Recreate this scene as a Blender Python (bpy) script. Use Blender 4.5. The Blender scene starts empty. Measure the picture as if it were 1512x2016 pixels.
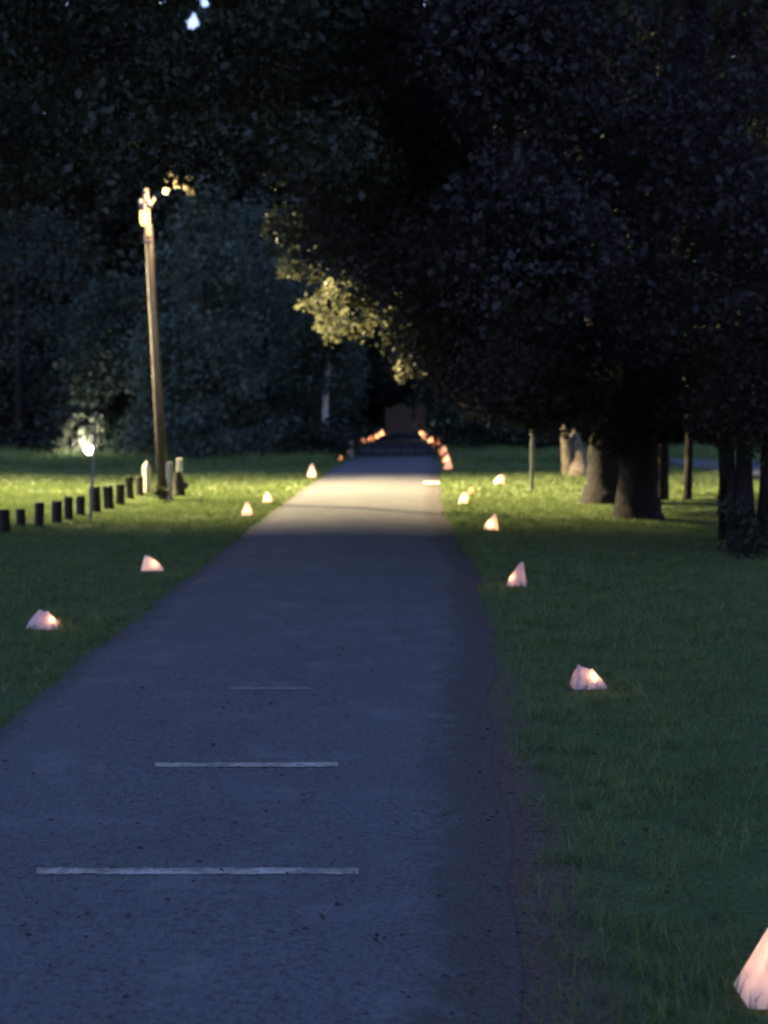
import bpy, math, random
import numpy as np
from mathutils import Vector, Matrix

random.seed(7)
RNG = np.random.default_rng(7)
R = math.radians
scene = bpy.context.scene
col = scene.collection

# ------------------------------------------------------------------ camera
FPX, CXP, CYP, CAM_H = 2600.0, 756.0, 1008.0, 1.65       # focal length / centre in photo pixels
PITCH = math.atan((1008 - 818) / FPX)
YAW = math.atan((808 - 756) / FPX)
cam_d = bpy.data.cameras.new('camera')
cam = bpy.data.objects.new('camera', cam_d)
col.objects.link(cam)
cam_d.sensor_width = 36.0
cam_d.lens = FPX * 36.0 / 2016.0
cam_d.clip_start = 0.05
cam_d.clip_end = 3000
cam.location = (0, 0, CAM_H)
cam.rotation_euler = (math.pi / 2 - PITCH, 0, YAW)
cam_d.dof.use_dof = True
cam_d.dof.focus_distance = 5.5
cam_d.dof.aperture_fstop = 2.5
scene.camera = cam
CAM_R = Matrix.Rotation(YAW, 3, 'Z') @ Matrix.Rotation(math.pi / 2 - PITCH, 3, 'X')
CAM_RI = np.array(CAM_R.inverted())

# ------------------------------------------------------------------ dusk sky
world = bpy.data.worlds.new("World")
scene.world = world
world.use_nodes = True
wn = world.node_tree
sky = wn.nodes.new('ShaderNodeTexSky')
sky.sky_type = 'NISHITA'
sky.sun_disc = False
sky.sun_elevation = R(-1.0)
sky.sun_rotation = R(200)
tint = wn.nodes.new('ShaderNodeMix')
tint.data_type = 'RGBA'
tint.blend_type = 'MULTIPLY'
tint.inputs['Factor'].default_value = 1.0
tint.inputs['B'].default_value = (0.70, 0.95, 1.85, 1)
wn.links.new(sky.outputs[0], tint.inputs['A'])
wn.links.new(tint.outputs['Result'], wn.nodes['Background'].inputs['Color'])
wn.nodes['Background'].inputs['Strength'].default_value = 0.15

vs = scene.view_settings
vs.view_transform = 'Standard'
vs.look = 'None'
vs.gamma = 1.0
vs.use_curve_mapping = False
vs.exposure = 4.55
scene.render.engine = 'CYCLES'
scene.cycles.use_denoising = True
scene.cycles.max_bounces = 6
scene.cycles.transparent_max_bounces = 4
scene.cycles.filter_width = 2.0
scene.cycles.sample_clamp_indirect = 2.0

FLOOD_FAR, FLOOD_NEAR = 8800.0, 8000.0      # watts of the two floodlight heads on the pole at the left
CANDLE = 0.068                               # watts of every candle
POLE_LAMP = 8.0


# ------------------------------------------------------------------ helpers
def ray(u, v):
    return CAM_R @ Vector((u - CXP, -(v - CYP), -FPX))


def G(u, v, z=0.0):
    """ground point seen at photo pixel u, v"""
    r = ray(u, v)
    t = (z - CAM_H) / r.z
    return Vector((r.x * t, r.y * t, z))


def W(u, v, d):
    """point at photo pixel u, v and distance d along the road"""
    r = ray(u, v)
    t = d / r.y
    return Vector((r.x * t, d, CAM_H + r.z * t))


def W_np(u, v, d):
    p = np.stack([u - CXP, -(v - CYP), np.full_like(u, -FPX)], 1) @ np.array(CAM_R).T
    t = d / p[:, 1]
    return np.stack([p[:, 0] * t, d, CAM_H + p[:, 2] * t], 1)


def proj_np(P):
    c = (P - np.array([0, 0, CAM_H])) @ CAM_RI.T
    w = -c[:, 2]
    w = np.where(w < 0.1, 0.1, w)
    return CXP + c[:, 0] / w * FPX, CYP - c[:, 1] / w * FPX


def obj(name, me, mat=None, parent=None, loc=None):
    o = bpy.data.objects.new(name, me)
    col.objects.link(o)
    if mat and me and not me.materials:
        me.materials.append(mat)
    if parent:
        o.parent = parent
    if loc is not None:
        o.location = loc
    return o


def thing(name, label, cat, loc=(0, 0, 0), rz=0.0, group=None):
    o = bpy.data.objects.new(name, None)
    o.empty_display_size = 0.1
    col.objects.link(o)
    o.location = loc
    o.rotation_euler = (0, 0, rz)
    o['label'] = label
    o['category'] = cat
    if group:
        o['group'] = group
    return o


def mesh(name, verts, faces, smooth=False):
    me = bpy.data.meshes.new(name)
    me.from_pydata([tuple(v) for v in verts], [], faces)
    me.validate()
    if smooth:
        me.polygons.foreach_set('use_smooth', [True] * len(me.polygons))
    me.update()
    return me


def mesh_np(name, V, F):
    """fast mesh from arrays; F is (n, k)"""
    me = bpy.data.meshes.new(name)
    n, k = F.shape
    me.vertices.add(len(V))
    me.vertices.foreach_set('co', V.astype(np.float32).ravel())
    me.loops.add(n * k)
    me.loops.foreach_set('vertex_index', F.astype(np.int32).ravel())
    me.polygons.add(n)
    me.polygons.foreach_set('loop_start', np.arange(0, n * k, k, dtype=np.int32))
    me.update(calc_edges=True)
    return me


class MB:
    def __init__(self):
        self.v, self.f = [], []

    def add(self, vs, fs):
        b = len(self.v)
        self.v += [Vector(x) for x in vs]
        self.f += [[b + i for i in f] for f in fs]

    def box(self, c, s, rz=0.0, bev=0.0, taper=1.0):
        x, y, z = s[0] / 2, s[1] / 2, s[2] / 2
        b = min(bev, x * .9, y * .9)
        def ring(w, h, zz, k):
            w, h = w * k, h * k
            if b <= 0:
                return [(-w, -h, zz), (w, -h, zz), (w, h, zz), (-w, h, zz)]
            return [(-w + b, -h, zz), (w - b, -h, zz), (w, -h + b, zz), (w, h - b, zz),
                    (w - b, h, zz), (-w + b, h, zz), (-w, h - b, zz), (-w, -h + b, zz)]
        rings = [ring(x, y, -z, 1), ring(x, y, z - bev, taper)]
        if bev > 0:
            rings.append(ring(x - b * .7, y - b * .7, z, taper))
        m = Matrix.Rotation(rz, 3, 'Z')
        n = len(rings[0])
        vs = [m @ Vector(p) + Vector(c) for r_ in rings for p in r_]
        fs = [list(range(n))[::-1], [n * (len(rings) - 1) + i for i in range(n)]]
        for k in range(len(rings) - 1):
            for i in range(n):
                j = (i + 1) % n
                fs.append([k * n + i, k * n + j, (k + 1) * n + j, (k + 1) * n + i])
        self.add(vs, fs)

    def tube(self, pts, rad, n=10, jit=0.0, caps=True):
        pts = [Vector(p) for p in pts]
        rings = []
        for i, p in enumerate(pts):
            a = pts[max(0, i - 1)]
            b = pts[min(len(pts) - 1, i + 1)]
            t = (b - a).normalized()
            ref = Vector((0, 1, 0)) if abs(t.y) < .9 else Vector((1, 0, 0))
            s = t.cross(ref).normalized()
            w = s.cross(t)
            r = rad[i] if hasattr(rad, '__len__') else rad
            rings.append([p + (s * math.cos(2 * math.pi * k / n) + w * math.sin(2 * math.pi * k / n)) * r
                          * (1 + jit * random.uniform(-1, 1)) for k in range(n)])
        vs = [q for r_ in rings for q in r_]
        fs = []
        for i in range(len(pts) - 1):
            for k in range(n):
                j = (k + 1) % n
                fs.append([i * n + k, i * n + j, (i + 1) * n + j, (i + 1) * n + k])
        if caps:
            fs.append(list(range(n))[::-1])
            fs.append([(len(pts) - 1) * n + k for k in range(n)])
        self.add(vs, fs)

    def lathe(self, prof, c=(0, 0, 0), n=16):
        vs = [(c[0] + r * math.cos(2 * math.pi * k / n), c[1] + r * math.sin(2 * math.pi * k / n), c[2] + z)
              for r, z in prof for k in range(n)]
        fs = []
        for i in range(len(prof) - 1):
            for k in range(n):
                j = (k + 1) % n
                fs.append([i * n + k, i * n + j, (i + 1) * n + j, (i + 1) * n + k])
        if prof[0][0] > 1e-4:
            fs.append(list(range(n))[::-1])
        if prof[-1][0] > 1e-4:
            fs.append([(len(prof) - 1) * n + k for k in range(n)])
        self.add(vs, fs)

    def build(self, name, mat, parent=None, smooth=False):
        return obj(name, mesh(name, self.v, self.f, smooth), mat, parent)


# ------------------------------------------------------------------ materials
def mat(name):
    m = bpy.data.materials.new(name)
    m.use_nodes = True
    nt = m.node_tree
    nt.nodes.clear()
    out = nt.nodes.new('ShaderNodeOutputMaterial')
    return m, nt, out


def noise(nt, scale, detail=4, rough=.6, vec=None):
    n = nt.nodes.new('ShaderNodeTexNoise')
    n.inputs['Scale'].default_value = scale
    n.inputs['Detail'].default_value = detail
    n.inputs['Roughness'].default_value = rough
    if vec is None:
        g = nt.nodes.new('ShaderNodeNewGeometry')
        vec = g.outputs['Position']
    nt.links.new(vec, n.inputs['Vector'])
    return n.outputs['Fac']


def ramp(nt, fac, stops):
    r = nt.nodes.new('ShaderNodeValToRGB')
    e = r.color_ramp.elements
    while len(e) < len(stops):
        e.new(0.5)
    for el, (p, c) in zip(e, stops):
        el.position = p
        el.color = (*c, 1)
    nt.links.new(fac, r.inputs['Fac'])
    return r.outputs['Color']


def mixc(nt, fac, a, b, mode='MIX'):
    m = nt.nodes.new('ShaderNodeMix')
    m.data_type = 'RGBA'
    m.blend_type = mode
    for sock, val in (('Factor', fac), ('A', a), ('B', b)):
        idx = m.inputs[sock] if sock == 'Factor' else [s for s in m.inputs if s.name == sock and s.type == 'RGBA'][0]
        if hasattr(val, 'links'):
            nt.links.new(val, idx)
        elif isinstance(val, (int, float)):
            idx.default_value = val
        else:
            idx.default_value = (*val, 1)
    return [s for s in m.outputs if s.type == 'RGBA'][0]


def maprange(nt, val, a, b, c=0., d=1., smooth=True):
    m = nt.nodes.new('ShaderNodeMapRange')
    m.interpolation_type = 'SMOOTHSTEP' if smooth else 'LINEAR'
    for k, x in zip(('From Min', 'From Max', 'To Min', 'To Max'), (a, b, c, d)):
        m.inputs[k].default_value = x
    nt.links.new(val, m.inputs['Value'])
    return m.outputs['Result']


def bump(nt, h, strength=.5, dist=.01):
    b = nt.nodes.new('ShaderNodeBump')
    b.inputs['Strength'].default_value = strength
    b.inputs['Distance'].default_value = dist
    nt.links.new(h, b.inputs['Height'])
    return b.outputs['Normal']


def bsdf(nt, out, color, rough=.9, normal=None, metallic=0., spec=.3, emis=None, emis_s=0.):
    p = nt.nodes.new('ShaderNodeBsdfPrincipled')
    if hasattr(color, 'links'):
        nt.links.new(color, p.inputs['Base Color'])
    else:
        p.inputs['Base Color'].default_value = (*color, 1)
    p.inputs['Roughness'].default_value = rough
    p.inputs['Metallic'].default_value = metallic
    p.inputs['Specular IOR Level'].default_value = spec
    if normal is not None:
        nt.links.new(normal, p.inputs['Normal'])
    if emis:
        p.inputs['Emission Color'].default_value = (*emis, 1)
        p.inputs['Emission Strength'].default_value = emis_s
    nt.links.new(p.outputs[0], out.inputs['Surface'])
    return p


def m_noisy(name, c1, c2, scale, rough=.85, bstr=.4, bdist=.01, metallic=0., obj_space=False):
    m, nt, out = mat(name)
    vec = None
    if obj_space:
        vec = nt.nodes.new('ShaderNodeTexCoord').outputs['Object']
    f = noise(nt, scale, 5, .65, vec)
    c = ramp(nt, f, [(.3, c1), (.7, c2)])
    bsdf(nt, out, c, rough, bump(nt, f, bstr, bdist), metallic)
    return m


def m_leaf(name, dark, light, scale=.9, trans=.35):
    m, nt, out = mat(name)
    f = noise(nt, scale, 3, .7)
    f2 = noise(nt, 14., 2, .6)
    c = ramp(nt, f, [(.3, dark), (.72, light)])
    c = mixc(nt, maprange(nt, f2, .35, .7, 0, .55), c, tuple(x * .45 for x in dark))
    d = nt.nodes.new('ShaderNodeBsdfDiffuse')
    t = nt.nodes.new('ShaderNodeBsdfTranslucent')
    g = nt.nodes.new('ShaderNodeBsdfGlossy')
    g.inputs['Roughness'].default_value = .55
    g.inputs['Color'].default_value = (.6, .6, .6, 1)
    nt.links.new(c, d.inputs['Color'])
    nt.links.new(c, t.inputs['Color'])
    s = nt.nodes.new('ShaderNodeMixShader')
    s.inputs[0].default_value = trans
    nt.links.new(d.outputs[0], s.inputs[1])
    nt.links.new(t.outputs[0], s.inputs[2])
    s2 = nt.nodes.new('ShaderNodeMixShader')
    s2.inputs[0].default_value = .03
    nt.links.new(s.outputs[0], s2.inputs[1])
    nt.links.new(g.outputs[0], s2.inputs[2])
    nt.links.new(s2.outputs[0], out.inputs['Surface'])
    return m


# lawn: grass green with thin brownish wear, bare soil along the right road edge near the viewer
M_lawn, nt, out = mat('lawn')
f_big = noise(nt, .35, 4, .6)
f_mid = noise(nt, 3.5, 5, .7)
f_fine = noise(nt, 38., 5, .75)
c = ramp(nt, f_mid, [(.3, (.060, .088, .028)), (.55, (.095, .130, .040)), (.75, (.128, .150, .055))])
c = mixc(nt, maprange(nt, f_big, .45, .7, 0, .55), c, (.12, .112, .062))
c = mixc(nt, maprange(nt, f_fine, .35, .65, .65, 0), c, (.025, .034, .018))
sep = nt.nodes.new('ShaderNodeSeparateXYZ')
geo = nt.nodes.new('ShaderNodeNewGeometry')
nt.links.new(geo.outputs['Position'], sep.inputs[0])
wob = nt.nodes.new('ShaderNodeMath')
wob.operation = 'MULTIPLY_ADD'
nt.links.new(f_mid, wob.inputs[0])
wob.inputs[1].default_value = .55
nt.links.new(sep.outputs['X'], wob.inputs[2])
soil_x = maprange(nt, wob.outputs[0], .70, 1.05, 1, 0)
soil_l = maprange(nt, sep.outputs['X'], -2.2, -1.6, 0, 1)
soil_y = maprange(nt, sep.outputs['Y'], 6, 14, 1, .35)
mm = nt.nodes.new('ShaderNodeMath'); mm.operation = 'MULTIPLY'
nt.links.new(soil_x, mm.inputs[0]); nt.links.new(soil_y, mm.inputs[1])
mm2 = nt.nodes.new('ShaderNodeMath'); mm2.operation = 'MULTIPLY'
nt.links.new(mm.outputs[0], mm2.inputs[0]); nt.links.new(soil_l, mm2.inputs[1])
soil = ramp(nt, f_fine, [(.3, (.040, .027, .022)), (.5, (.105, .070, .055)), (.75, (.17, .125, .10))])
c = mixc(nt, mm2.outputs[0], c, soil)
bsdf(nt, out, c, .95, bump(nt, f_fine, .9, .03), spec=.1)

# asphalt
M_road, nt, out = mat('asphalt')
f1 = noise(nt, .8, 4, .6)
f2 = noise(nt, 130., 3, .7)
f3 = noise(nt, 9., 5, .7)
vor = nt.nodes.new('ShaderNodeTexVoronoi')
vor.inputs['Scale'].default_value = 95.
g_ = nt.nodes.new('ShaderNodeNewGeometry')
nt.links.new(g_.outputs['Position'], vor.inputs['Vector'])
c = ramp(nt, f2, [(.3, (.045, .045, .046)), (.52, (.080, .079, .079)), (.75, (.15, .147, .142))])
c = mixc(nt, maprange(nt, f1, .35, .65, 0, .45), c, (.060, .058, .058))
c = mixc(nt, maprange(nt, f3, .56, .72, 0, .5), c, (.11, .105, .10))
c = mixc(nt, maprange(nt, vor.outputs['Distance'], .0, .32, .55, 0), c, (.022, .022, .023))
vc = nt.nodes.new('ShaderNodeTexVoronoi')
vc.feature = 'DISTANCE_TO_EDGE'
vc.inputs['Scale'].default_value = .55
wv = nt.nodes.new('ShaderNodeVectorMath'); wv.operation = 'MULTIPLY_ADD'
nzv = nt.nodes.new('ShaderNodeTexNoise'); nzv.inputs['Scale'].default_value = 1.6; nzv.inputs['Detail'].default_value = 6
nt.links.new(g_.outputs['Position'], nzv.inputs['Vector'])
nt.links.new(nzv.outputs['Color'], wv.inputs[0]); wv.inputs[1].default_value = (.9, .9, .9)
nt.links.new(g_.outputs['Position'], wv.inputs[2])
nt.links.new(wv.outputs[0], vc.inputs['Vector'])
c = mixc(nt, maprange(nt, vc.outputs['Distance'], .0, .010, .28, 0), c, (.018, .018, .019))
f6 = noise(nt, 42., 3, .7)
c = mixc(nt, maprange(nt, f6, .36, .50, .75, 0), c, (.030, .030, .032))
c = mixc(nt, maprange(nt, f6, .60, .72, 0, .5), c, (.17, .165, .16))
f5 = noise(nt, 2.2, 5, .7)
c = mixc(nt, maprange(nt, f5, .5, .72, 0, .5), c, (.125, .12, .115))
va = nt.nodes.new('ShaderNodeAttribute')
va.attribute_name = 'verge'
f4 = noise(nt, 7., 6, .75)
ve = nt.nodes.new('ShaderNodeMath'); ve.operation = 'MULTIPLY_ADD'
nt.links.new(f4, ve.inputs[0]); ve.inputs[1].default_value = 1.5
nt.links.new(va.outputs['Fac'], ve.inputs[2])
c = mixc(nt, maprange(nt, ve.outputs[0], 1.25, 1.75, 0, .9), c, ramp(nt, noise(nt, 60., 4, .7), [(.3, (.022, .018, .015)), (.6, (.062, .052, .042)), (.8, (.10, .085, .07))]))
bsdf(nt, out, c, .88, bump(nt, f2, .8, .008), spec=.25)

# worn white paint
M_paint, nt, out = mat('worn_paint')
f1 = noise(nt, 22., 6, .8)
f2 = noise(nt, 5., 3, .6)
ad = nt.nodes.new('ShaderNodeMath'); ad.operation = 'ADD'
nt.links.new(f1, ad.inputs[0]); nt.links.new(f2, ad.inputs[1])
c = ramp(nt, f2, [(.35, (.34, .315, .265)), (.5, (.31, .25, .19)), (.65, (.34, .32, .285))])
c = mixc(nt, maprange(nt, ad.outputs[0], .84, 1.14, .75, .0), c, (.07, .07, .07))
f7 = noise(nt, 60., 3, .7)
c = mixc(nt, maprange(nt, f7, .52, .70, 0, .8), c, (.06, .06, .061))
bsdf(nt, out, c, .88, bump(nt, f7, .4, .003), spec=.2)

M_faint = m_noisy('faint_paint', (.075, .072, .07), (.17, .15, .14), 14., .85, .5, .004)
M_road_shade = m_noisy('shade_asphalt', (.014, .014, .015), (.028, .028, .029), 60., .9, .6, .006)  # darker asphalt colour that stands in for shade
M_bark = m_noisy('dark_bark', (.006, .005, .0045), (.014, .0115, .010), 9., .95, .9, .04)
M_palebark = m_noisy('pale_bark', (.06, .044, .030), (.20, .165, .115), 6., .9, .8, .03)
M_whitebark = m_noisy('white_bark', (.22, .21, .18), (.52, .50, .45), 7., .9, .6, .02)
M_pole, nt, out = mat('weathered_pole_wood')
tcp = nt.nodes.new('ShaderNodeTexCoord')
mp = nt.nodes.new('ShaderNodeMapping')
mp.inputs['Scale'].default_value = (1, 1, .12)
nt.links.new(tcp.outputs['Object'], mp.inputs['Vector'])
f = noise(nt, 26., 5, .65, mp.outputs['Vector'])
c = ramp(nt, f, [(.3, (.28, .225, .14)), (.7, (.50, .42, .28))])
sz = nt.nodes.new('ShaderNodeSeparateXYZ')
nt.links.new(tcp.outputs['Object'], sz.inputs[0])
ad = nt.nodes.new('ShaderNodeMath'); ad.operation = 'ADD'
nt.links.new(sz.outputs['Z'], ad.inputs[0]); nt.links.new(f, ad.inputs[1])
c = mixc(nt, maprange(nt, ad.outputs[0], 1.6, 4.2, .9, 0), c, (.030, .022, .016))   # shade on the lower pole, painted into the wood colour
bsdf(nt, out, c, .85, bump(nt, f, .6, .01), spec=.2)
M_post = m_noisy('creosoted_timber', (.012, .010, .008), (.034, .028, .020), 18., .9, .6, .01, obj_space=True)
M_cut = m_noisy('pale_timber', (.30, .27, .20), (.52, .48, .37), 15., .85, .5, .008, obj_space=True)
M_steel = m_noisy('galvanised_steel', (.13, .145, .135), (.25, .27, .25), 25., .5, .15, .003, .6)
M_housing = m_noisy('lamp_housing_paint', (.10, .10, .10), (.17, .17, .165), 30., .5, .1, .002, .3)
M_wire = m_noisy('black_cable', (.012, .012, .012), (.02, .02, .02), 40., .6, .1, .002)
M_ceramic = m_noisy('glazed_ceramic', (.45, .40, .34), (.6, .55, .48), 20., .25, .1, .002)
M_green = m_noisy('green_sign_paint', (.05, .105, .065), (.10, .16, .11), 6., .6, .2, .004)
M_cream = m_noisy('cream_sign_paint', (.55, .54, .48), (.68, .66, .58), 8., .6, .2, .004)
M_brownwood = m_noisy('brown_fence_wood', (.22, .125, .075), (.40, .25, .16), 3., .9, .5, .01)
M_wax = m_noisy('candle_wax', (.7, .62, .5), (.8, .74, .62), 20., .5, .1, .002)
M_sand = m_noisy('bag_sand', (.35, .28, .2), (.5, .42, .32), 60., .95, .6, .006)

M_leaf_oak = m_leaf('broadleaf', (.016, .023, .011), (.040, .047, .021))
M_leaf_lit = m_leaf('lit_broadleaf', (.105, .115, .058), (.24, .235, .130), trans=.35)  # brighter copy of the leaf colour, lamplight painted in
M_leaf_brown = m_leaf('brownish_broadleaf', (.020, .019, .016), (.046, .041, .035))
M_limb = m_noisy('reddish_limb_bark', (.032, .023, .020), (.075, .054, .047), 9., .95, .8, .03)
M_leaf_far = m_leaf('far_foliage', (.022, .034, .020), (.050, .066, .040), .5)
M_leaf_wood = m_leaf('wood_foliage', (.018, .026, .016), (.036, .044, .026), .4)
M_needle = m_leaf('conifer_foliage', (.034, .054, .039), (.080, .102, .072), .7, .25)
M_grassblade = m_leaf('grass_blade', (.080, .128, .034), (.165, .205, .060), 2.5, .35)
M_fallen = m_leaf('fallen_leaf', (.020, .014, .010), (.07, .045, .025), 6., .1)


def m_paper(name, c):
    m, nt, out = mat(name)
    tc = nt.nodes.new('ShaderNodeTexCoord')
    f = noise(nt, 26., 5, .7, tc.outputs['Object'])
    colr = ramp(nt, f, [(.3, tuple(x * .82 for x in c)), (.7, c)])
    d = nt.nodes.new('ShaderNodeBsdfDiffuse')
    t = nt.nodes.new('ShaderNodeBsdfTranslucent')
    nrm = bump(nt, f, .45, .012)
    for s in (d, t):
        nt.links.new(colr, s.inputs['Color'])
        nt.links.new(nrm, s.inputs['Normal'])
    s = nt.nodes.new('ShaderNodeMixShader')
    s.inputs[0].default_value = .42
    nt.links.new(d.outputs[0], s.inputs[1])
    nt.links.new(t.outputs[0], s.inputs[2])
    nt.links.new(s.outputs[0], out.inputs['Surface'])
    return m


M_paper = m_paper('white_paper', (.80, .74, .70))
M_paper_pink = m_paper('pinkish_paper', (.78, .60, .54))
M_paper_orange = m_paper('orange_paper', (.75, .42, .28))


def m_emit(name, c, s):
    m, nt, out = mat(name)
    e = nt.nodes.new('ShaderNodeEmission')
    e.inputs['Color'].default_value = (*c, 1)
    e.inputs['Strength'].default_value = s
    nt.links.new(e.outputs[0], out.inputs['Surface'])
    return m


M_flame = m_emit('flame', (1., .55, .2), 2.0)
M_amber = m_emit('amber_lens', (1., .50, .13), .30)
M_strip_glow = m_emit('strip_glow', (.85, 1., .85), .016)  # glow given to the sign's pale strip, which is no lamp
M_globe = m_emit('white_globe', (1., .93, .82), 1.6)
M_floodlens = m_emit('flood_lens', (1., .86, .58), 1.0)

# ------------------------------------------------------------------ ground and road
def ground_grid():
    xs = np.concatenate([np.linspace(-1500, -60, 8), np.linspace(-55, 55, 111), np.linspace(60, 1500, 8)])
    ys = np.concatenate([np.linspace(-1500, -30, 8), np.linspace(-25, 80, 106), np.linspace(90, 2500, 12)])
    X, Y = np.meshgrid(xs, ys)
    off = np.clip((np.abs(X + .8) - 2.6) / 6, 0, 1)
    Z = off * (.05 * np.sin(X * .9 + Y * .33) + .04 * np.sin(X * .41 - Y * .57 + 1.)) * np.where(np.abs(X) > 56, 0, 1)
    V = np.stack([X, Y, Z], -1).reshape(-1, 3)
    nx, ny = len(xs), len(ys)
    i = np.arange(nx * ny).reshape(ny, nx)
    F = np.stack([i[:-1, :-1], i[:-1, 1:], i[1:, 1:], i[1:, :-1]], -1).reshape(-1, 4)
    return mesh_np('ground', V, F)


gnd = obj('ground', ground_grid(), M_lawn)
gnd['kind'] = 'structure'


def gz(x, y):
    off = np.clip((np.abs(x + .8) - 2.6) / 6, 0, 1)
    return off * (.05 * np.sin(x * .9 + y * .33) + .04 * np.sin(x * .41 - y * .57 + 1.))


LEFT = [(-20, -2.0), (3, -2.08), (7.2, -2.18), (14.7, -2.25), (23, -2.36), (34, -2.4), (45, -2.35), (70, -2.3), (120, -2.6), (260, -3.4)]
RIGHT = [(-20, .22), (3.6, .27), (6.3, .42), (11, .64), (14, .68), (18, .58), (24, .55), (32, .72), (44, .98), (70, 1.05), (120, .9), (260, .2)]


def edge(tbl, y):
    return float(np.interp(y, [t[0] for t in tbl], [t[1] for t in tbl]))


def road():
    vs, fs, at = [], [], []
    ys = list(np.arange(-20, 20, .2)) + list(np.arange(20, 60, .6)) + list(np.arange(60, 261, 4.))
    for y in ys:
        l = edge(LEFT, y) + .025 * math.sin(y * 1.9) + .018 * math.sin(y * 4.7 + 1) + random.gauss(0, .008)
        r = edge(RIGHT, y) + .035 * math.sin(y * 1.3 + 2) + .02 * math.sin(y * 3.9) + random.gauss(0, .010)
        vs += [(l - .06, y, -.05), (l, y, .012), (l + .3, y, .022), (l * .5 + r * .5, y, .040), (r - .45, y, .022), (r, y, .010), (r + .06, y, -.05)]
        at += [1, 1, .25, 0, .35, 1.35, 1.35]
    for i in range(len(ys) - 1):
        for k in range(6):
            a = i * 7 + k
            fs.append([a, a + 1, a + 8, a + 7])
    me = mesh('road', vs, fs)
    a_ = me.attributes.new('verge', 'FLOAT', 'POINT')
    a_.data.foreach_set('value', at)
    return me


rd = obj('road', road(), M_road)
rd['kind'] = 'structure'


def road_z(x, y):
    l, r = edge(LEFT, y), edge(RIGHT, y)
    return float(np.interp(x, [l, l + .3, (l + r) / 2, r - .45, r], [.012, .022, .040, .022, .010]))


def painted_line(u0, u1, v0, v1):
    """worn stripe across the road, its two long edges chipped"""
    vs, fs = [], []
    n = 130
    wob = [0.0, 0.0]
    a0 = G(u0, (v0 + v1) / 2, .035)
    for i in range(n + 1):
        u = u0 + (u1 - u0) * i / n
        row = []
        for q, v in enumerate((v1, v0)):
            z = road_z(a0.x + (i / n) * (G(u1, v, .035).x - a0.x), a0.y) + .003
            p = G(u, v, z)
            wob[q] = .7 * wob[q] + random.gauss(0, .0022)
            row.append((p.x, p.y + wob[q], road_z(p.x, p.y) + .003))
        vs += row
    for i in range(n):
        fs.append([2 * i, 2 * i + 2, 2 * i + 3, 2 * i + 1])
    return obj('painted_line', mesh('painted_line', vs, fs), M_paint, rd)


painted_line(305, 665, 1501, 1509.5)['label'] = 'shorter worn white line farther up the road'
painted_line(72, 706, 1708.5, 1720.5)['label'] = 'longer worn white line nearest the viewer'

painted_line(452, 612, 1352.5, 1357.5)['label'] = 'faint almost worn away white line, farthest of the three'
rd.children[-1].data.materials[0] = M_faint


def road_shade(y0, y1):  # dark sheet over the asphalt, standing in for shade on the far road
    vs, fs = [], []
    ys = np.linspace(y0, y1, 12)
    for y in ys:
        l, r = edge(LEFT, y), edge(RIGHT, y)
        for x in (l + .12, l + .3, (l + r) / 2, r - .45, r - .15):
            vs.append((x, y, road_z(x, y) + .005))
    for i in range(11):
        for k in range(4):
            a = i * 5 + k
            fs.append([a, a + 1, a + 6, a + 5])
    return obj('shade_sheet', mesh('shade_sheet', vs, fs), M_road_shade, rd)


road_shade(64, 104)['label'] = 'dark stretch at the far end of the road, shade painted on'

# pale side road seen between the trunks at the far right
sv = [(8.5, 34, .012), (60, 40, .012), (60, 56, .012), (8.5, 47, .012)]
sr = obj('side_road', mesh('side_road', [(x, y, .13) for x, y, _ in sv] + [(x, y, -.15) for x, y, _ in sv],
         [[0, 1, 2, 3], [0, 4, 5, 1], [1, 5, 6, 2], [2, 6, 7, 3], [3, 7, 4, 0]]), M_road)
sr['kind'] = 'structure'


# ------------------------------------------------------------------ grass blades
def blades(P, h, w):
    n = len(P)
    a = RNG.uniform(0, 2 * np.pi, n)
    lean = RNG.normal(0, .45, (n, 2)) * h[:, None]
    hx = np.stack([np.cos(a), np.sin(a), np.zeros(n)], 1) * (w / 2)[:, None]
    tip = P + np.stack([lean[:, 0], lean[:, 1], h], 1)
    V = np.stack([P - hx, P + hx, tip], 1).reshape(-1, 3)
    F = np.arange(3 * n).reshape(n, 3)
    return V, F


def grass_zone(n, x0, x1, y0, y1, hmin, hmax, wmin, wmax, keep):
    u = RNG.uniform(0, 1, n)
    y = y0 * (y1 / y0) ** u if y0 > 0 else RNG.uniform(y0, y1, n)
    x = RNG.uniform(x0, x1, n)
    k = keep(x, y)
    x, y = x[k], y[k]
    P = np.stack([x, y, gz(x, y) - .004], 1)
    m = len(x)
    patch = .65 + .35 * np.sin(x * 1.7 + np.sin(y * 1.3) * 2) * np.sin(y * .9 + x * .6)
    return blades(P, RNG.uniform(hmin, hmax, m) * patch * (.75 + .1 * np.minimum(y, 30) / 6), RNG.uniform(wmin, wmax, m) * np.clip(y / 7, .6, 4))


def interp_edge(tbl, y):
    return np.interp(y, [t[0] for t in tbl], [t[1] for t in tbl])


parts = []
right = lambda x, y: (x > interp_edge(RIGHT, y) + .03 + .5 * RNG.uniform(0, 1, len(x)) ** 2 * (y < 14)) & (x < y * .30 + 1.4)
left = lambda x, y: (x < interp_edge(LEFT, y) - .01) & (x > -y * .34 - 1.0)
parts.append(grass_zone(340000, .2, 9, 3.2, 27, .03, .075, .004, .008, right))
parts.append(grass_zone(260000, -10, -2, 6, 27, .03, .075, .004, .008, left))
parts.append(grass_zone(150000, .5, 22, 27, 75, .04, .11, .006, .012, right))
parts.append(grass_zone(150000, -24, -2, 27, 75, .04, .11, .006, .012, left))
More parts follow.
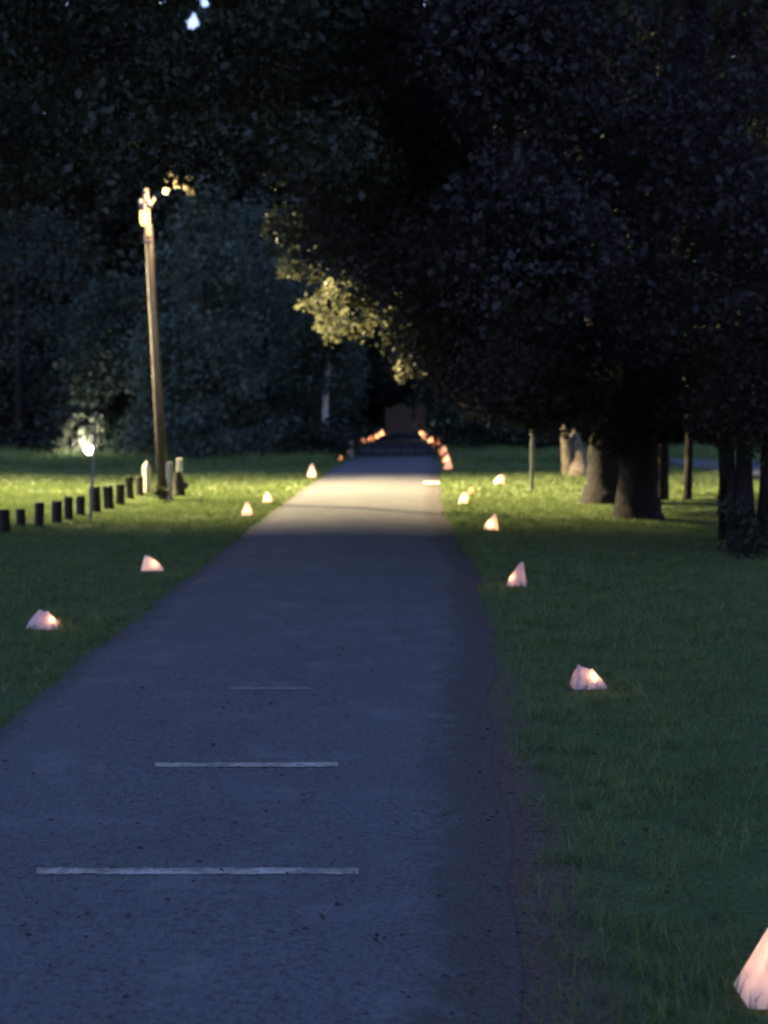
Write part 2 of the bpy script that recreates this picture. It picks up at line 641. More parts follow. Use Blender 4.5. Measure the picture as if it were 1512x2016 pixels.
# taller unmown fringe where the lawn meets the trees
parts.append(grass_zone(40000, 1.2, 14, 38, 62, .2, .5, .006, .012, lambda x, y: (x > 1.3) & (y > 47 - x * .4)))
parts.append(grass_zone(40000, -20, -2.6, 42, 66, .2, .5, .006, .012, lambda x, y: x < -2.7))
n = 1500
ty = 3.3 * (26 / 3.3) ** RNG.uniform(0, 1, n)
side = RNG.uniform(0, 1, n) < .6
tx = np.where(side, interp_edge(RIGHT, ty) + .12 + np.abs(RNG.normal(0, 1.1, n)), interp_edge(LEFT, ty) - .03 - np.abs(RNG.normal(0, 1.0, n)))
idx = np.repeat(np.arange(n), 16)
x, y = tx[idx] + RNG.normal(0, .035, len(idx)), ty[idx] + RNG.normal(0, .035, len(idx))
P = np.stack([x, y, gz(x, y) - .004], 1)
parts.append(blades(P, RNG.uniform(.05, .12, len(x)) * RNG.uniform(.6, 1.2, n)[idx], RNG.uniform(.005, .010, len(x)) * np.clip(y / 7, .7, 3)))
V = np.concatenate([p[0] for p in parts])
F = np.arange(len(V)).reshape(-1, 3)
gr = obj('grass', mesh_np('grass', V, F), M_grassblade)
gr['kind'] = 'stuff'


# ------------------------------------------------------------------ foliage
GAPS = [(382, 42, 17, 22), (402, 8, 12, 14), (352, 30, 8, 11)]


def leaf_quads(C, size, up=.35):
    """four-vertex leaves folded along the midrib, centred on C"""
    n = len(C)
    nrm = RNG.normal(0, 1, (n, 3))
    nrm[:, 2] += up
    nrm /= np.linalg.norm(nrm, axis=1)[:, None]
    t = RNG.normal(0, 1, (n, 3))
    t -= (t * nrm).sum(1)[:, None] * nrm
    t /= np.linalg.norm(t, axis=1)[:, None]
    b = np.cross(nrm, t)
    s = (size * RNG.uniform(.5, 1.0, n) ** 1. * RNG.choice([.8, 1.2, 1.6], n))[:, None]
    fold = nrm * s * .13
    V = np.stack([C - t * s * .5, C + b * s * .34 + fold, C + t * s * .5, C - b * s * .34 + fold], 1).reshape(-1, 3)
    i = np.arange(n)[:, None] * 4
    F = np.concatenate([i + np.array([[0, 1, 2]]), i + np.array([[0, 2, 3]])])
    return V, F


def clump_points(centres, radii, per, flat=.75):
    n = len(centres)
    idx = np.repeat(np.arange(n), per)
    d = RNG.normal(0, 1, (len(idx), 3))
    d /= np.linalg.norm(d, axis=1)[:, None]
    r = RNG.uniform(0, 1, len(idx)) ** .45
    P = d * r[:, None] * radii[idx][:, None]
    P[:, 2] *= flat
    return centres[idx] + P


def gap_filter(P):
    u, v = proj_np(P)
    k = np.ones(len(P), bool)
    for gu, gv, ru, rv in GAPS:
        k &= ((u - gu) / ru) ** 2 + ((v - gv) / rv) ** 2 > 1
    return P[k]


def crown(P, size, material, parent, name='crown', base=None):
    P = gap_filter(P)
    if base is not None:
        P = P - np.array(base)
    V, F = leaf_quads(P, size)
    o = obj(name, mesh_np(name, V, F), material, parent)
    o['kind'] = 'stuff'
    return o


def in_poly(u, v, poly):
    c = np.zeros(len(u), bool)
    j = len(poly) - 1
    for i in range(len(poly)):
        xi, yi = poly[i]
        xj, yj = poly[j]
        c ^= ((yi > v) != (yj > v)) & (u < (xj - xi) * (v - yi) / (yj - yi + 1e-9) + xi)
        j = i
    return c


def view_clumps(poly, d0, d1, n):
    us = [p[0] for p in poly]
    vv = [p[1] for p in poly]
    U, Vv = [], []
    while len(U) < n:
        u = RNG.uniform(min(us), max(us), n)
        v = RNG.uniform(min(vv), max(vv), n)
        k = in_poly(u, v, poly)
        U += list(u[k]); Vv += list(v[k])
    return W_np(np.array(U[:n]), np.array(Vv[:n]), RNG.uniform(d0, d1, n))


def trunk(parent, pts, rad, material, n=14, jit=.03, name='trunk'):
    base = parent.location
    mb = MB()
    # resample for an uneven surface
    P, Rr = [], []
    for i in range(len(pts) - 1):
        for k in range(6):
            t = k / 6
            P.append(Vector(pts[i]).lerp(Vector(pts[i + 1]), t) - base + Vector((random.gauss(0, .012), random.gauss(0, .012), 0)) * (rad[i] * 2.5 if i + k else 0))
            Rr.append(rad[i] * (1 - t) + rad[i + 1] * t)
    P.append(Vector(pts[-1]) - base)
    Rr.append(rad[-1])
    mb.tube(P, Rr, n, jit)
    return mb.build(name, material, parent, True)


# --- the two old trees at the right whose crown hangs over the road
b1 = G(1190, 991)
t1 = thing('broadleaf_tree', 'big dark tree with lit left edge, its crown hanging pale lit leaves over the road', 'tree', (b1.x, b1.y, -.02))
k = trunk(t1, [b1 + Vector((0, 0, -.1)), b1 + Vector((0, 0, .35)), b1 + Vector((.05, 0, 1.5)), W(1195, 760, b1.y), W(1160, 560, b1.y), W(1090, 330, b1.y - 1), W(1020, 60, b1.y - 2)],
          [.52, .36, .32, .33, .26, .2, .12], M_bark)
trunk(t1, [W(1190, 720, b1.y), W(1080, 560, b1.y + .5), W(930, 470, b1.y + 1.), W(760, 520, b1.y + 1.5)], [.17, .13, .09, .04], M_bark, 8, name='limb')
trunk(t1, [W(1080, 560, b1.y + .5), W(960, 600, b1.y + 1), W(860, 680, b1.y + 1.2)], [.10, .07, .03], M_bark, 8, name='limb')
trunk(t1, [W(1170, 600, b1.y), W(1330, 420, b1.y + .5), W(1500, 300, b1.y + 2)], [.18, .13, .06], M_bark, 8, name='limb')

b2 = G(1255, 1021)
t2 = thing('broadleaf_tree', 'broad black trunk standing nearest in front of the other big tree at right', 'tree', (b2.x, b2.y, -.02))
trunk(t2, [b2 + Vector((0, 0, -.1)), b2 + Vector((0, 0, .4)), b2 + Vector((.02, 0, 1.4)), W(1262, 740, b2.y), W(1290, 480, b2.y - .5), W(1360, 150, b2.y - 1), W(1400, -200, b2.y - 1)],
      [.45, .33, .29, .30, .26, .2, .1], M_bark)
trunk(t2, [W(1268, 690, b2.y), W(1130, 470, b2.y - 2), W(1020, 380, b2.y - 4), W(1008, 180, b2.y - 5), W(940, -60, b2.y - 6)], [.20, .14, .12, .10, .06], M_bark, 8, name='limb')
trunk(t2, [W(1290, 500, b2.y - .5), W(1150, 250, b2.y - 3), W(900, 100, b2.y - 6), W(640, 20, b2.y - 8)], [.16, .13, .09, .04], M_bark, 8, name='limb')

trunk(t2, [W(1075, 520, b2.y - 6), W(1036, 440, 14.2), W(1020, 350, 13.9), W(1010, 240, 13.9), W(985, 120, 14.6), W(940, 20, 15.2)], [.10, .095, .09, .085, .06, .02], M_limb, 8, name='limb')

# crown in front (over the road, darker, catches only dusk sky)
near_poly = [(600, -700), (625, 380), (650, 490), (735, 540), (800, 595), (855, 690), (905, 750), (960, 775), (1100, 795), (1180, 760), (1300, 780), (1430, 820), (1700, 840), (2000, 700), (2000, -700)]
cc = view_clumps(near_poly, 13.5, 22.5, 420)
rim = view_clumps([(655, 380), (675, 490), (755, 550), (820, 605), (875, 700), (915, 760), (960, 790), (1130, 805), (1130, 640), (900, 480), (760, 380)], 18.0, 22.8, 150)
rim = np.concatenate([rim, view_clumps([(640, 200), (640, 380), (760, 430), (960, 480), (960, 200)], 17, 22, 60)])
skirt = view_clumps([(940, 770), (1130, 790), (1520, 790), (1520, 850), (1400, 870), (1340, 830), (1280, 850), (1180, 820), (1060, 830), (980, 810)], 18, 21.5, 40)
skirt = np.concatenate([skirt, view_clumps([(1150, 760), (1330, 760), (1320, 880), (1265, 850), (1225, 900), (1165, 850)], 19.5, 21.5, 26)])
cover = np.concatenate([view_clumps([(930, -100), (1050, -100), (1050, 200), (930, 200)], 12.4, 13.3, 22), view_clumps([(985, 375), (1120, 375), (1120, 560), (985, 560)], 12.4, 13.3, 22)])
over = np.stack([RNG.uniform(-6, 9, 120), RNG.uniform(8.5, 16, 120), RNG.uniform(7.6, 10.5, 120)], 1)     # unseen boughs added above the view to darken the ground
cc = np.concatenate([cc, rim, cover])
obj_over = crown(clump_points(over, RNG.uniform(.6, 1.1, len(over)), 200), .13, M_leaf_brown, t2, 'shading_bough', base=t2.location)
crown(np.concatenate([clump_points(cc, RNG.uniform(.4, .9, len(cc)), 430), clump_points(skirt, RNG.uniform(.15, .35, len(skirt)), 220)]), .085, M_leaf_brown, t2, base=t2.location)
# crown behind it, whose left rim the floodlight reaches
mid_poly = [(500, -400), (520, 300), (560, 400), (585, 470), (650, 520), (690, 560), (790, 640), (840, 740), (930, 770), (1030, 800), (1130, 800), (1500, 830), (1800, 800), (1800, -400)]
cc = view_clumps(mid_poly, 22.5, 30, 330)
crown(clump_points(cc, RNG.uniform(.45, 1.0, len(cc)), 260), .12, M_leaf_oak, t1, base=t1.location)


def spray(poly, d0, d1, n, parent, r0=.12, r1=.3, per=26):
    cc = view_clumps(poly, d0, d1, n)
    return clump_points(cc, RNG.uniform(r0, r1, n), per, .8)


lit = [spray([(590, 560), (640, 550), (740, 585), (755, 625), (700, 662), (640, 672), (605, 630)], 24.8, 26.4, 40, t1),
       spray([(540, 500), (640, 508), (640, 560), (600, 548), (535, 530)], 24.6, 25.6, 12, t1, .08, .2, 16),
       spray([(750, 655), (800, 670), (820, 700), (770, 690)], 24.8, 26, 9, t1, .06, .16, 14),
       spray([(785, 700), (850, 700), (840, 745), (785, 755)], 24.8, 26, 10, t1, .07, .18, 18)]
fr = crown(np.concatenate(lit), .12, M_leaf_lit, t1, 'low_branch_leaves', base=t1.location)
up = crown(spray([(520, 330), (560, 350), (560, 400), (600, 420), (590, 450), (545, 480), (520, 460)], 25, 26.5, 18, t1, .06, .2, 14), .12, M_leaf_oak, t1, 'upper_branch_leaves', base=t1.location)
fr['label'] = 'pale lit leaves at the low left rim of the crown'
# the leaves of that low rim which can be picked apart
lm = leaf_quads(np.zeros((1, 3)), .145)
leaf_me = mesh_np('leaf', *lm)
leaf_me.materials.append(M_leaf_lit)
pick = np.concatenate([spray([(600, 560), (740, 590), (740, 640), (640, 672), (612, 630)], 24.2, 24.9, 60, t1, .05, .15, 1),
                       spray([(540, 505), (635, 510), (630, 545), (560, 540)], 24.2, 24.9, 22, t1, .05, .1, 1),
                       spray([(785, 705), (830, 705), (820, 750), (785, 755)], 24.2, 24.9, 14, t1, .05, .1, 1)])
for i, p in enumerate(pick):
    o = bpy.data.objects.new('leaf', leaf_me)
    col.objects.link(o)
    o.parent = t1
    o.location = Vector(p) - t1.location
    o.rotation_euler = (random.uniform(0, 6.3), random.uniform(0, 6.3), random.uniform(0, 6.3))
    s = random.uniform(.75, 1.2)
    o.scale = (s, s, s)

# --- big tree off the left edge whose crown fills the top of the view
b3 = Vector((-8.2, 14.5, -.02))
t3 = thing('broadleaf_tree', 'dark leaning crown that fills the top left of the view above the lamp pole', 'tree', b3)
trunk(t3, [b3 + Vector((0, 0, -.1)), b3 + Vector((0, 0, .5)), b3 + Vector((.1, 0, 2.5)), b3 + Vector((.6, 0, 5)), b3 + Vector((1.4, .2, 8))], [.55, .4, .34, .3, .2], M_bark)
trunk(t3, [b3 + Vector((.4, 0, 4)), W(100, 280, 14.2), W(400, 120, 13.6), W(700, -20, 13)], [.2, .14, .1, .05], M_bark, 8, name='limb')
trunk(t3, [b3 + Vector((.7, 0, 5.3)), W(0, 60, 15), W(250, -80, 16)], [.16, .11, .06], M_bark, 8, name='limb')
top_poly = [(-500, -800), (-500, 420), (-100, 380), (60, 330), (240, 310), (300, 335), (360, 315), (420, 395), (470, 440), (510, 350), (600, 330), (760, 330), (760, -800)]
cc = view_clumps(top_poly, 11.5, 19, 330)
crown(clump_points(cc, RNG.uniform(.4, .85, len(cc)), 430), .082, M_leaf_oak, t3, base=b3)
# few leaves beside the pole lamp
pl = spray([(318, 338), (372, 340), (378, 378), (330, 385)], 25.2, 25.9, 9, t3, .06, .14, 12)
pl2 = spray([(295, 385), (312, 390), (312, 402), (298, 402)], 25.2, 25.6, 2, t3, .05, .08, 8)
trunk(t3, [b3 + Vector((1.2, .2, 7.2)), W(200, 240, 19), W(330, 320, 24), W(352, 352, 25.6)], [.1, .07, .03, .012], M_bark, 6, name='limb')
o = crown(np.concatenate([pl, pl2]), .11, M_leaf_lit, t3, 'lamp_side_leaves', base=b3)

# --- multi-stemmed small tree, right edge
b5 = G(1462, 1085)
t5 = thing('multi_stem_tree', 'slim dark tree with several stems and low shoots at the right edge', 'tree', (b5.x, b5.y, -.02))
for u0, v0, u1, r in ((1424, 1060, 1418, .065), (1440, 1090, 1432, .05), (1462, 1092, 1464, .10), (1478, 1080, 1470, .06), (1500, 1085, 1512, .09)):
    trunk(t5, [G(u0, v0) + Vector((0, 0, -.05)), W((u0 + u1) / 2 + random.uniform(-5, 5), 940, b5.y), W(u1, 800, b5.y), W(u1 + random.uniform(-20, 20), 600, b5.y + .3)], [r * 1.25, r, r * .9, r * .5], M_bark, 8, name='stem')
cc = view_clumps([(1360, 640), (1430, 850), (1560, 870), (1700, 800), (1700, 300), (1400, 400)], 15, 18, 46)
crown(clump_points(cc, RNG.uniform(.3, .6, len(cc)), 260), .065, M_leaf_oak, t5, base=t5.location)
cc = view_clumps([(1425, 1000), (1480, 985), (1530, 1000), (1540, 1105), (1440, 1100)], 14.9, 16.2, 16)
crown(clump_points(cc, RNG.uniform(.12, .24, len(cc)), 90), .06, M_leaf_oak, t5, 'low_shoots', base=t5.location)

# slim single trunks
for (u, v, r, lab) in ((1353, 987, .075, 'thin straight dark trunk alone on the lit grass right of the big trees'),
                       (1300, 988, .13, 'slender dark trunk just right of the broad black trunk')):
    b = G(u, v)
    t = thing('slim_tree', lab, 'tree', (b.x, b.y, -.02))
    trunk(t, [b + Vector((0, 0, -.1)), b + Vector((.02, 0, 1.2)), W(u + 3, 780, b.y), W(u - 6, 560, b.y)], [r * 1.2, r, r * .9, r * .6], M_bark, 8)
    cc = W_np(RNG.uniform(u - 90, u + 90, 26), RNG.uniform(420, 790, 26), RNG.uniform(b.y - 1, b.y + 1.5, 26))
    crown(clump_points(cc, RNG.uniform(.3, .6, len(cc)), 150), .12, M_leaf_oak, t, base=t.location)

# pale forked trunk lit from the left, behind the big trees
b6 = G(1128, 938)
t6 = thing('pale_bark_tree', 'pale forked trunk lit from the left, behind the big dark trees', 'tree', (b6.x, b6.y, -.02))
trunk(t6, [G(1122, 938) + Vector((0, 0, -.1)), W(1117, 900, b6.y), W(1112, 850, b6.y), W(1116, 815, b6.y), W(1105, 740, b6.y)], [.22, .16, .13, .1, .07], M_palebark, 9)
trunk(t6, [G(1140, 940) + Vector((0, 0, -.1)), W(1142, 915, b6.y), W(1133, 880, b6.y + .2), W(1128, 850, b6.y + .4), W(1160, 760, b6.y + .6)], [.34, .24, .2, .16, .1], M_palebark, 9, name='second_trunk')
cc = W_np(RNG.uniform(980, 1230, 45), RNG.uniform(600, 800, 45), RNG.uniform(b6.y, b6.y + 4, 45))
crown(clump_points(cc, RNG.uniform(.6, 1.1, len(cc)), 110), .2, M_leaf_far, t6, base=t6.location)

# white trunk beyond the lit patch, left of the road
b7 = G(641, 906)
t7 = thing('white_bark_tree', 'slim white trunk rising left of the road beyond the lit patch', 'tree', (b7.x, b7.y, -.02))
trunk(t7, [b7 + Vector((0, 0, -.1)), W(642, 850, b7.y), W(640, 810, b7.y), W(642, 770, b7.y), W(648, 700, b7.y)], [.16, .13, .12, .12, .1], M_whitebark, 9)
cc = W_np(RNG.uniform(590, 700, 46), RNG.uniform(610, 762, 46), RNG.uniform(b7.y - 1.6, b7.y + 1, 46))
crown(clump_points(cc, RNG.uniform(.5, .9, len(cc)), 100), .18, M_leaf_far, t7, base=t7.location)
cc = W_np(RNG.uniform(605, 675, 40), RNG.uniform(836, 905, 40), RNG.uniform(b7.y - 1.5, b7.y - .3, 40))
crown(clump_points(cc, RNG.uniform(.3, .5, len(cc)), 90), .14, M_leaf_wood, t7, 'low_shoots', base=t7.location)


# --- trees beyond the lawn, each its own
def far_tree(name, label, x, y, h, r, material, n=60, per=110, size=.24, shape='round', group=None, low=.06):
    t = thing(name, label, 'tree', (x, y, 0), group=group)
    mb = MB()
    mb.tube([(0, 0, -.1), (.05, 0, h * .2), (random.uniform(-.3, .3), 0, h * .6), (0, 0, h * .93)], [r * .06 + .04, r * .04 + .03, r * .025 + .02, .02], 8, .06)
    mb.build('trunk', M_bark, t, True)
    z = RNG.uniform(low, 1, n) ** 1.25
    prof = np.clip(1.08 - z, .08, 1) if shape == 'cone' else np.sqrt(np.clip(1 - ((z - .42) / .62) ** 2, .04, 1))
    a = RNG.uniform(0, 2 * np.pi, n)
    rr = r * prof * RNG.uniform(.25, 1.0, n) ** .5
    C = np.stack([np.cos(a) * rr, np.sin(a) * rr, z * h * .94], 1) + RNG.normal(0, .15, (n, 3))
    P = clump_points(C, RNG.uniform(.16, .34, n) * r + .2, per)
    P = P[P[:, 2] > .15]
    P = gap_filter(P + np.array([x, y, 0])) - np.array([x, y, 0])
    V, F = leaf_quads(P, size)
    c = obj('crown', mesh_np('crown', V, F), material, t)
    c['kind'] = 'stuff'
    return t


FT = [
    ('conifer', 'tall grey-green conifer right behind the lamp pole', W(405, 900, 47), 11.5, 2.8, M_needle, 'cone'),
    ('conifer', 'broad dark conifer between the lamp pole and the white trunk', W(520, 900, 51), 10.2, 3.2, M_needle, 'round'),
    ('bushy_tree', 'rounded dark tree reaching the left roadside beyond the lit grass', W(600, 900, 57), 8.5, 2.7, M_leaf_far, 'round'),
    ('bushy_tree', 'dull grey bushy tree left of the lamp pole and right of the garden lamp', W(262, 900, 52), 7.2, 2.6, M_leaf_far, 'round'),
    ('bushy_tree', 'black bushy tree left of the garden lamp at the left edge', W(40, 900, 56), 10.5, 4.2, M_leaf_wood, 'round'),
    ('bushy_tree', 'low dark tree right of the road beside the thin post', W(985, 900, 58), 6.5, 3.0, M_leaf_far, 'round'),
    ('bushy_tree', 'dark tree behind the pale forked trunk', W(1120, 900, 62), 11, 3.6, M_leaf_wood, 'round'),
]
for name, lab, p, h, r, m, sh in FT:
    far_tree(name, lab, p.x, p.y, h, r, m, 130, 130, .2, sh, low=0.0)

# lit bush behind the garden lamp
bb = G(160, 906)
t8 = thing('bush', 'small pale bush lit by the round garden lamp in front of it', 'bush', (bb.x, bb.y + .6, 0))
cc = W_np(RNG.uniform(118, 198, 26), RNG.uniform(818, 890, 26), RNG.uniform(bb.y + .9, bb.y + 2.0, 26))
crown(clump_points(cc, RNG.uniform(.18, .36, len(cc)), 60), .13, M_leaf_lit, t8, 'leaves', base=t8.location)
mb = MB()
for k in range(5):
    mb.tube([(k * .12 - .24, 0, -.05), (k * .22 - .44, .1, .6), (k * .3 - .6, .1, 1.4)], [.03, .025, .01], 6)
mb.build('stems', M_bark, t8, True)


# --- the wood beyond: one dark mass that closes the view
def wood(name, rows):
    Vs, Fs, nb = [], [], 0
    for (x, y, h, r, n, per, size) in rows:
        z = RNG.uniform(.02, 1, n)
        prof = np.sqrt(np.clip(1 - ((z - .4) / .64) ** 2, .05, 1))
        a = RNG.uniform(0, 2 * np.pi, n)
        rr = r * prof * RNG.uniform(.2, 1.0, n) ** .5
        C = np.stack([x + np.cos(a) * rr, y + np.sin(a) * rr, z * h * .95], 1)
        P = clump_points(C, RNG.uniform(.18, .36, n) * r + .3, per)
        P = P[(P[:, 2] > .1) & ~((np.abs(P[:, 0] + .7) < 4.2) & (P[:, 2] < 4.5) & (P[:, 1] < 112) & (P[:, 1] > 0))]
        P = gap_filter(P)
        V, F = leaf_quads(P, size)
        Vs.append(V); Fs.append(F + nb); nb += len(V)
    o = obj(name, mesh_np(name, np.concatenate(Vs), np.concatenate(Fs)), M_leaf_wood)
    o['kind'] = 'stuff'
    o['label'] = 'dark mass of trees beyond the lawn on both sides of the road'
    return o


rows = []
for x in np.arange(-62, 70, 4.2):
    if -6.5 < x < 5.5:
        continue
    rows.append((x + RNG.uniform(-1.2, 1.2), 70 + RNG.uniform(-4, 5), RNG.uniform(21, 26), 4.4, 110, 80, .46))
for x in np.arange(-80, 90, 6.):
    if -6 < x < 5:
        continue
    rows.append((x, 88 + RNG.uniform(-4, 4), RNG.uniform(29, 34), 6, 120, 80, .7))
for x in np.arange(-95, 100, 8.):
    if -7 < x < 6:
        continue
    rows.append((x, 112 + RNG.uniform(-4, 4), RNG.uniform(38, 44), 8, 120, 80, 1.0))
for y in np.arange(66, 230, 11.):
    for sx in (-1, 1):
        rows.append((-.8 + sx * (6.0 + RNG.uniform(0, .8) + y * .004), y, RNG.uniform(16, 22) + y * .08, 4.8, 80, 80, .5))
for x in np.arange(-110, 111, 7.):
    if abs(x) > 7:
        rows.append((x, 136, 16, 6, 110, 80, .8))
for x in np.arange(-36, 37, 6.):
    rows.append((x, 262 + RNG.uniform(-6, 6), 84, 11, 120, 80, 1.7))
wood('wood', rows)
# unseen trees added behind the viewer to keep the low dusk sky off the trunks and leaves
rows = []
for x in np.arange(-44, 46, 6.5):
    if -5 < x < 4:
        continue
    rows.append((x, -26 + RNG.uniform(-3, 3) + abs(x) * .35, RNG.uniform(13, 17), 4.6, 60, 60, .6))
wd2 = wood('wood', rows)
wd2['label'] = 'dark mass of unseen trees added behind the viewer to block sky'

# ------------------------------------------------------------------ utility pole with its lamp
pb = G(322, 984)
pole = thing('lamp_pole', 'leaning wooden utility pole with a glowing amber lamp near its top', 'lamp pole', (pb.x, pb.y, 0))
PT = W(286, 372, pb.y) - pb
mb = MB()
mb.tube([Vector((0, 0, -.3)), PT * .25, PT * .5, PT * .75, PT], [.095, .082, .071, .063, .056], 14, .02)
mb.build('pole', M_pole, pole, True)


def on_pole(v):
    return W(322 + (286 - 322) * (984 - v) / 612, v, pb.y) - pb


a = on_pole(432)
mb = MB()
mb.tube([a + Vector((0, -.07, .16)), a + Vector((0, -.2, .26)), a + Vector((0, -.34, .22))], .022, 8)
mb.build('arm', M_housing, pole, True)
lc = a + Vector((0.0, -.34, .0))
mb = MB()
mb.lathe([(.02, .28), (.045, .27), (.05, .17), (.085, .14), (.09, .11), (.0, .11)], lc, 16)
mb.build('lamp_housing', M_housing, pole, True)
mb = MB()
mb.lathe([(.0, -.17), (.035, -.16), (.060, -.11), (.068, -.02), (.064, .108)], lc, 16)
mb.build('lamp_lens', M_amber, pole, True)
mb = MB()
for v in (468, 478):
    q = on_pole(v)
    mb.box(q + Vector((0, -.085, 0)), (.15, .03, .05), 0, .008)
mb.build('steel_bracket', M_housing, pole)
for dx in (-.085, .085):
    q = on_pole(400) + Vector((dx, -.10, 0))
    mb = MB()
    mb.lathe([(.02, -.05), (.045, -.04), (.03, -.015), (.045, .005), (.03, .03), (.025, .055), (.0, .06)], q, 12)
    mb.build('insulator', M_ceramic, pole, True)
mb = MB()
mb.box(on_pole(403) + Vector((0, -.09, -.05)), (.26, .05, .05), 0, .006)
mb.build('cross_arm', M_post, pole)
mb = MB()
mb.tube([on_pole(v) + Vector((.062 + .03 * (v / 984), .02, 0)) for v in (440, 560, 700, 850, 975)], .014, 6)
mb.build('conduit', M_housing, pole, True)
ld = bpy.data.lights.new('lamp_light', 'POINT')
ld.energy = POLE_LAMP
ld.color = (1., .68, .40)
ld.shadow_soft_size = .05
lo = bpy.data.objects.new('lamp_light', ld)
col.objects.link(lo)
lo.parent = pole
lo.location = lc + Vector((.46, .05, .42))  # light set well off the lens to brighten the leaves beside it

# ------------------------------------------------------------------ twin floodlight on a steel post, left of the view
fb = Vector((-13.2, 31.5, 0))
flood = thing('floodlight_post', 'tall steel post with two shielded floodlights, left of the lawn', 'floodlight', fb)
mb = MB()
mb.lathe([(.16, -.2), (.16, .02), (.09, .04), (.075, 4), (.055, 9.15), (.0, 9.16)], (0, 0, 0), 14)
mb.build('post', M_steel, flood, True)
mb = MB()
mb.box((.1, 0, 9.2), (1.1, .08, .08), 0, .01)
mb.build('cross_bar', M_steel, flood)
FH = 9.5


def flood_head(dx, target, watts, size, blend):
    p = Vector((dx, 0, FH))
    d = (Vector(target) - fb - p).normalized()
    q = d.to_track_quat('-Z', 'Y')
    mb = MB()
    mb.box((0, 0, .12), (.42, .34, .2), 0, .03)
    o = mb.build('floodlight_head', M_housing, flood)
    o.location = p
    o.rotation_mode = 'QUATERNION'
    o.rotation_quaternion = q
    mb = MB()
    mb.box((0, 0, .015), (.36, .28, .012))
    mb.build('lens', M_floodlens, o)
    l = bpy.data.lights.new('flood_light', 'SPOT')
    l.energy = watts
    l.color = (1., .79, .43)
    l.spot_size = R(size)
    l.spot_blend = blend
    l.shadow_soft_size = .22
    lo = bpy.data.objects.new('flood_light', l)
    col.objects.link(lo)
    lo.parent = o
    lo.location = (0, 0, -.01)
    return o


flood_head(.45, (7.5, 28.5, 0), FLOOD_FAR, 60, 1.0)
flood_head(-.25, (-7.0, 28.0, 0), FLOOD_NEAR, 92, 1.0)
# barn doors: the viewer's side one throws the straight shadow edge across lawn and road
mb = MB()
mb.box((.6, -1.15, FH - .2), (4.2, .02, 1.6), 0)
mb.build('barn_door', M_housing, flood)
mb = MB()
mb.box((.2, .8, FH - .86), (2.6, .02, .6), 0)  # unseen slat added to darken the far lawn but not the trees
mb.build('barn_door', M_housing, flood)
mb = MB()
mb.box((-.6, -.17, FH - .6), (.05, 1.96, .05), 0)
mb.build('barn_door_bracket', M_housing, flood)


# ------------------------------------------------------------------ bollard posts along the lawn edge
POSTS = [(8, 1054, 1005, 18), (42, 1041, 1003, 13), (77, 1043, 990, 13), (112, 1031, 986, 14), (136, 1024, 977, 12), (159, 1016, 975, 12),
         (188, 1007, 956, 15), (215, 1001, 954, 14), (237, 994, 950, 12), (257, 982, 937, 10), (276, 977, 937, 10)]
PL = ['stout black timber post cut by the left edge, first of the row', 'short dark post second from the left edge',
      'slim dark post third from the left edge, gap on both sides', 'dark post fourth from the left edge',
      'dark post fifth from the left edge', 'dark post just left of the leaning steel rod',
      'dark post directly behind the leaning steel rod', 'dark post first to the right of the leaning steel rod',
      'dark post second to the right of the leaning steel rod', 'thin dark post third from the lamp pole end',
      'thin dark post closest to the lamp pole, last of the row']
for i, ((u, vb, vt, w), lab) in enumerate(zip(POSTS, PL)):
    b = G(u, vb)
    sc = FPX / b.y
    h, wd = (vb - vt) / sc, w / sc * 1.05
    p = thing('bollard', lab, 'post', (b.x, b.y, gz(b.x, b.y) - .01), random.uniform(-.75, -.45), 'low timber posts along the lawn edge')
    p.rotation_euler.x = random.uniform(-.03, .03)
    p.rotation_euler.y = random.uniform(-.05, .05)
    mb = MB()
    mb.box((0, 0, h / 2 - .08), (wd, wd * 1.1, h + .16), 0, .012)
    mb.build('post_body', M_post, p)
    mb = MB()
    mb.box((-wd / 2 - .006, 0, h * .55), (.008, wd * .9, h * .75))
    mb.build('lit_side_panel', M_cut, p)  # pale panel standing in for the lit left side of the post

# pale gate posts round the pole foot
b = G(289, 972)
g1 = thing('gate_post', 'pale pointed timber post immediately left of the lamp pole foot', 'post', (b.x, b.y, 0), R(-50))
mb = MB()
mb.box((0, 0, .26), (.16, .12, .62), 0, .01)
mb.add([(-.08, -.06, .57), (.08, -.06, .57), (.08, .06, .57), (-.08, .06, .57), (.0, 0, .70)], [[0, 1, 4], [1, 2, 4], [2, 3, 4], [3, 0, 4], [3, 2, 1, 0]])
mb.build('post_body', M_cut, g1)
b = G(334, 984)
g2 = thing('gate_post', 'pale timber post with a short cross board, right of the lamp pole foot', 'post', (b.x, b.y, 0), R(-52))
mb = MB()
mb.box((0, 0, .33), (.11, .10, .82), 0, .01)
mb.build('post_body', M_cut, g2)
mb = MB()
mb.box((-.02, -.065, .56), (.30, .028, .34), 0, .006)
mb.build('cross_board', M_cut, g2)
b = G(352, 976)
g3 = thing('stump_post', 'dark knotty stump post right of the pale cross board post', 'post', (b.x, b.y, 0))
mb = MB()
mb.tube([(0, 0, -.1), (.01, 0, .12), (.0, 0, .35), (-.02, 0, .5)], [.13, .11, .10, .07], 10, .1)
mb.tube([(.05, 0, .15), (.15, -.02, .22), (.2, -.02, .19)], [.08, .07, .04], 8, .1)
mb.build('stump', M_post, g3)
b = W(354, 940, 31)
g4 = thing('gate_post', 'dim plain timber post farther back behind the dark stump', 'post', (b.x, 31, 0))
mb = MB()
mb.box((0, 0, .27), (.12, .11, .74), 0, .01)
mb.build('post_body', M_cut, g4)
b = G(318, 986)
g5 = thing('ground_plant', 'small dark green plant at the foot of the lamp pole', 'plant', (b.x + .02, b.y - .25, 0))
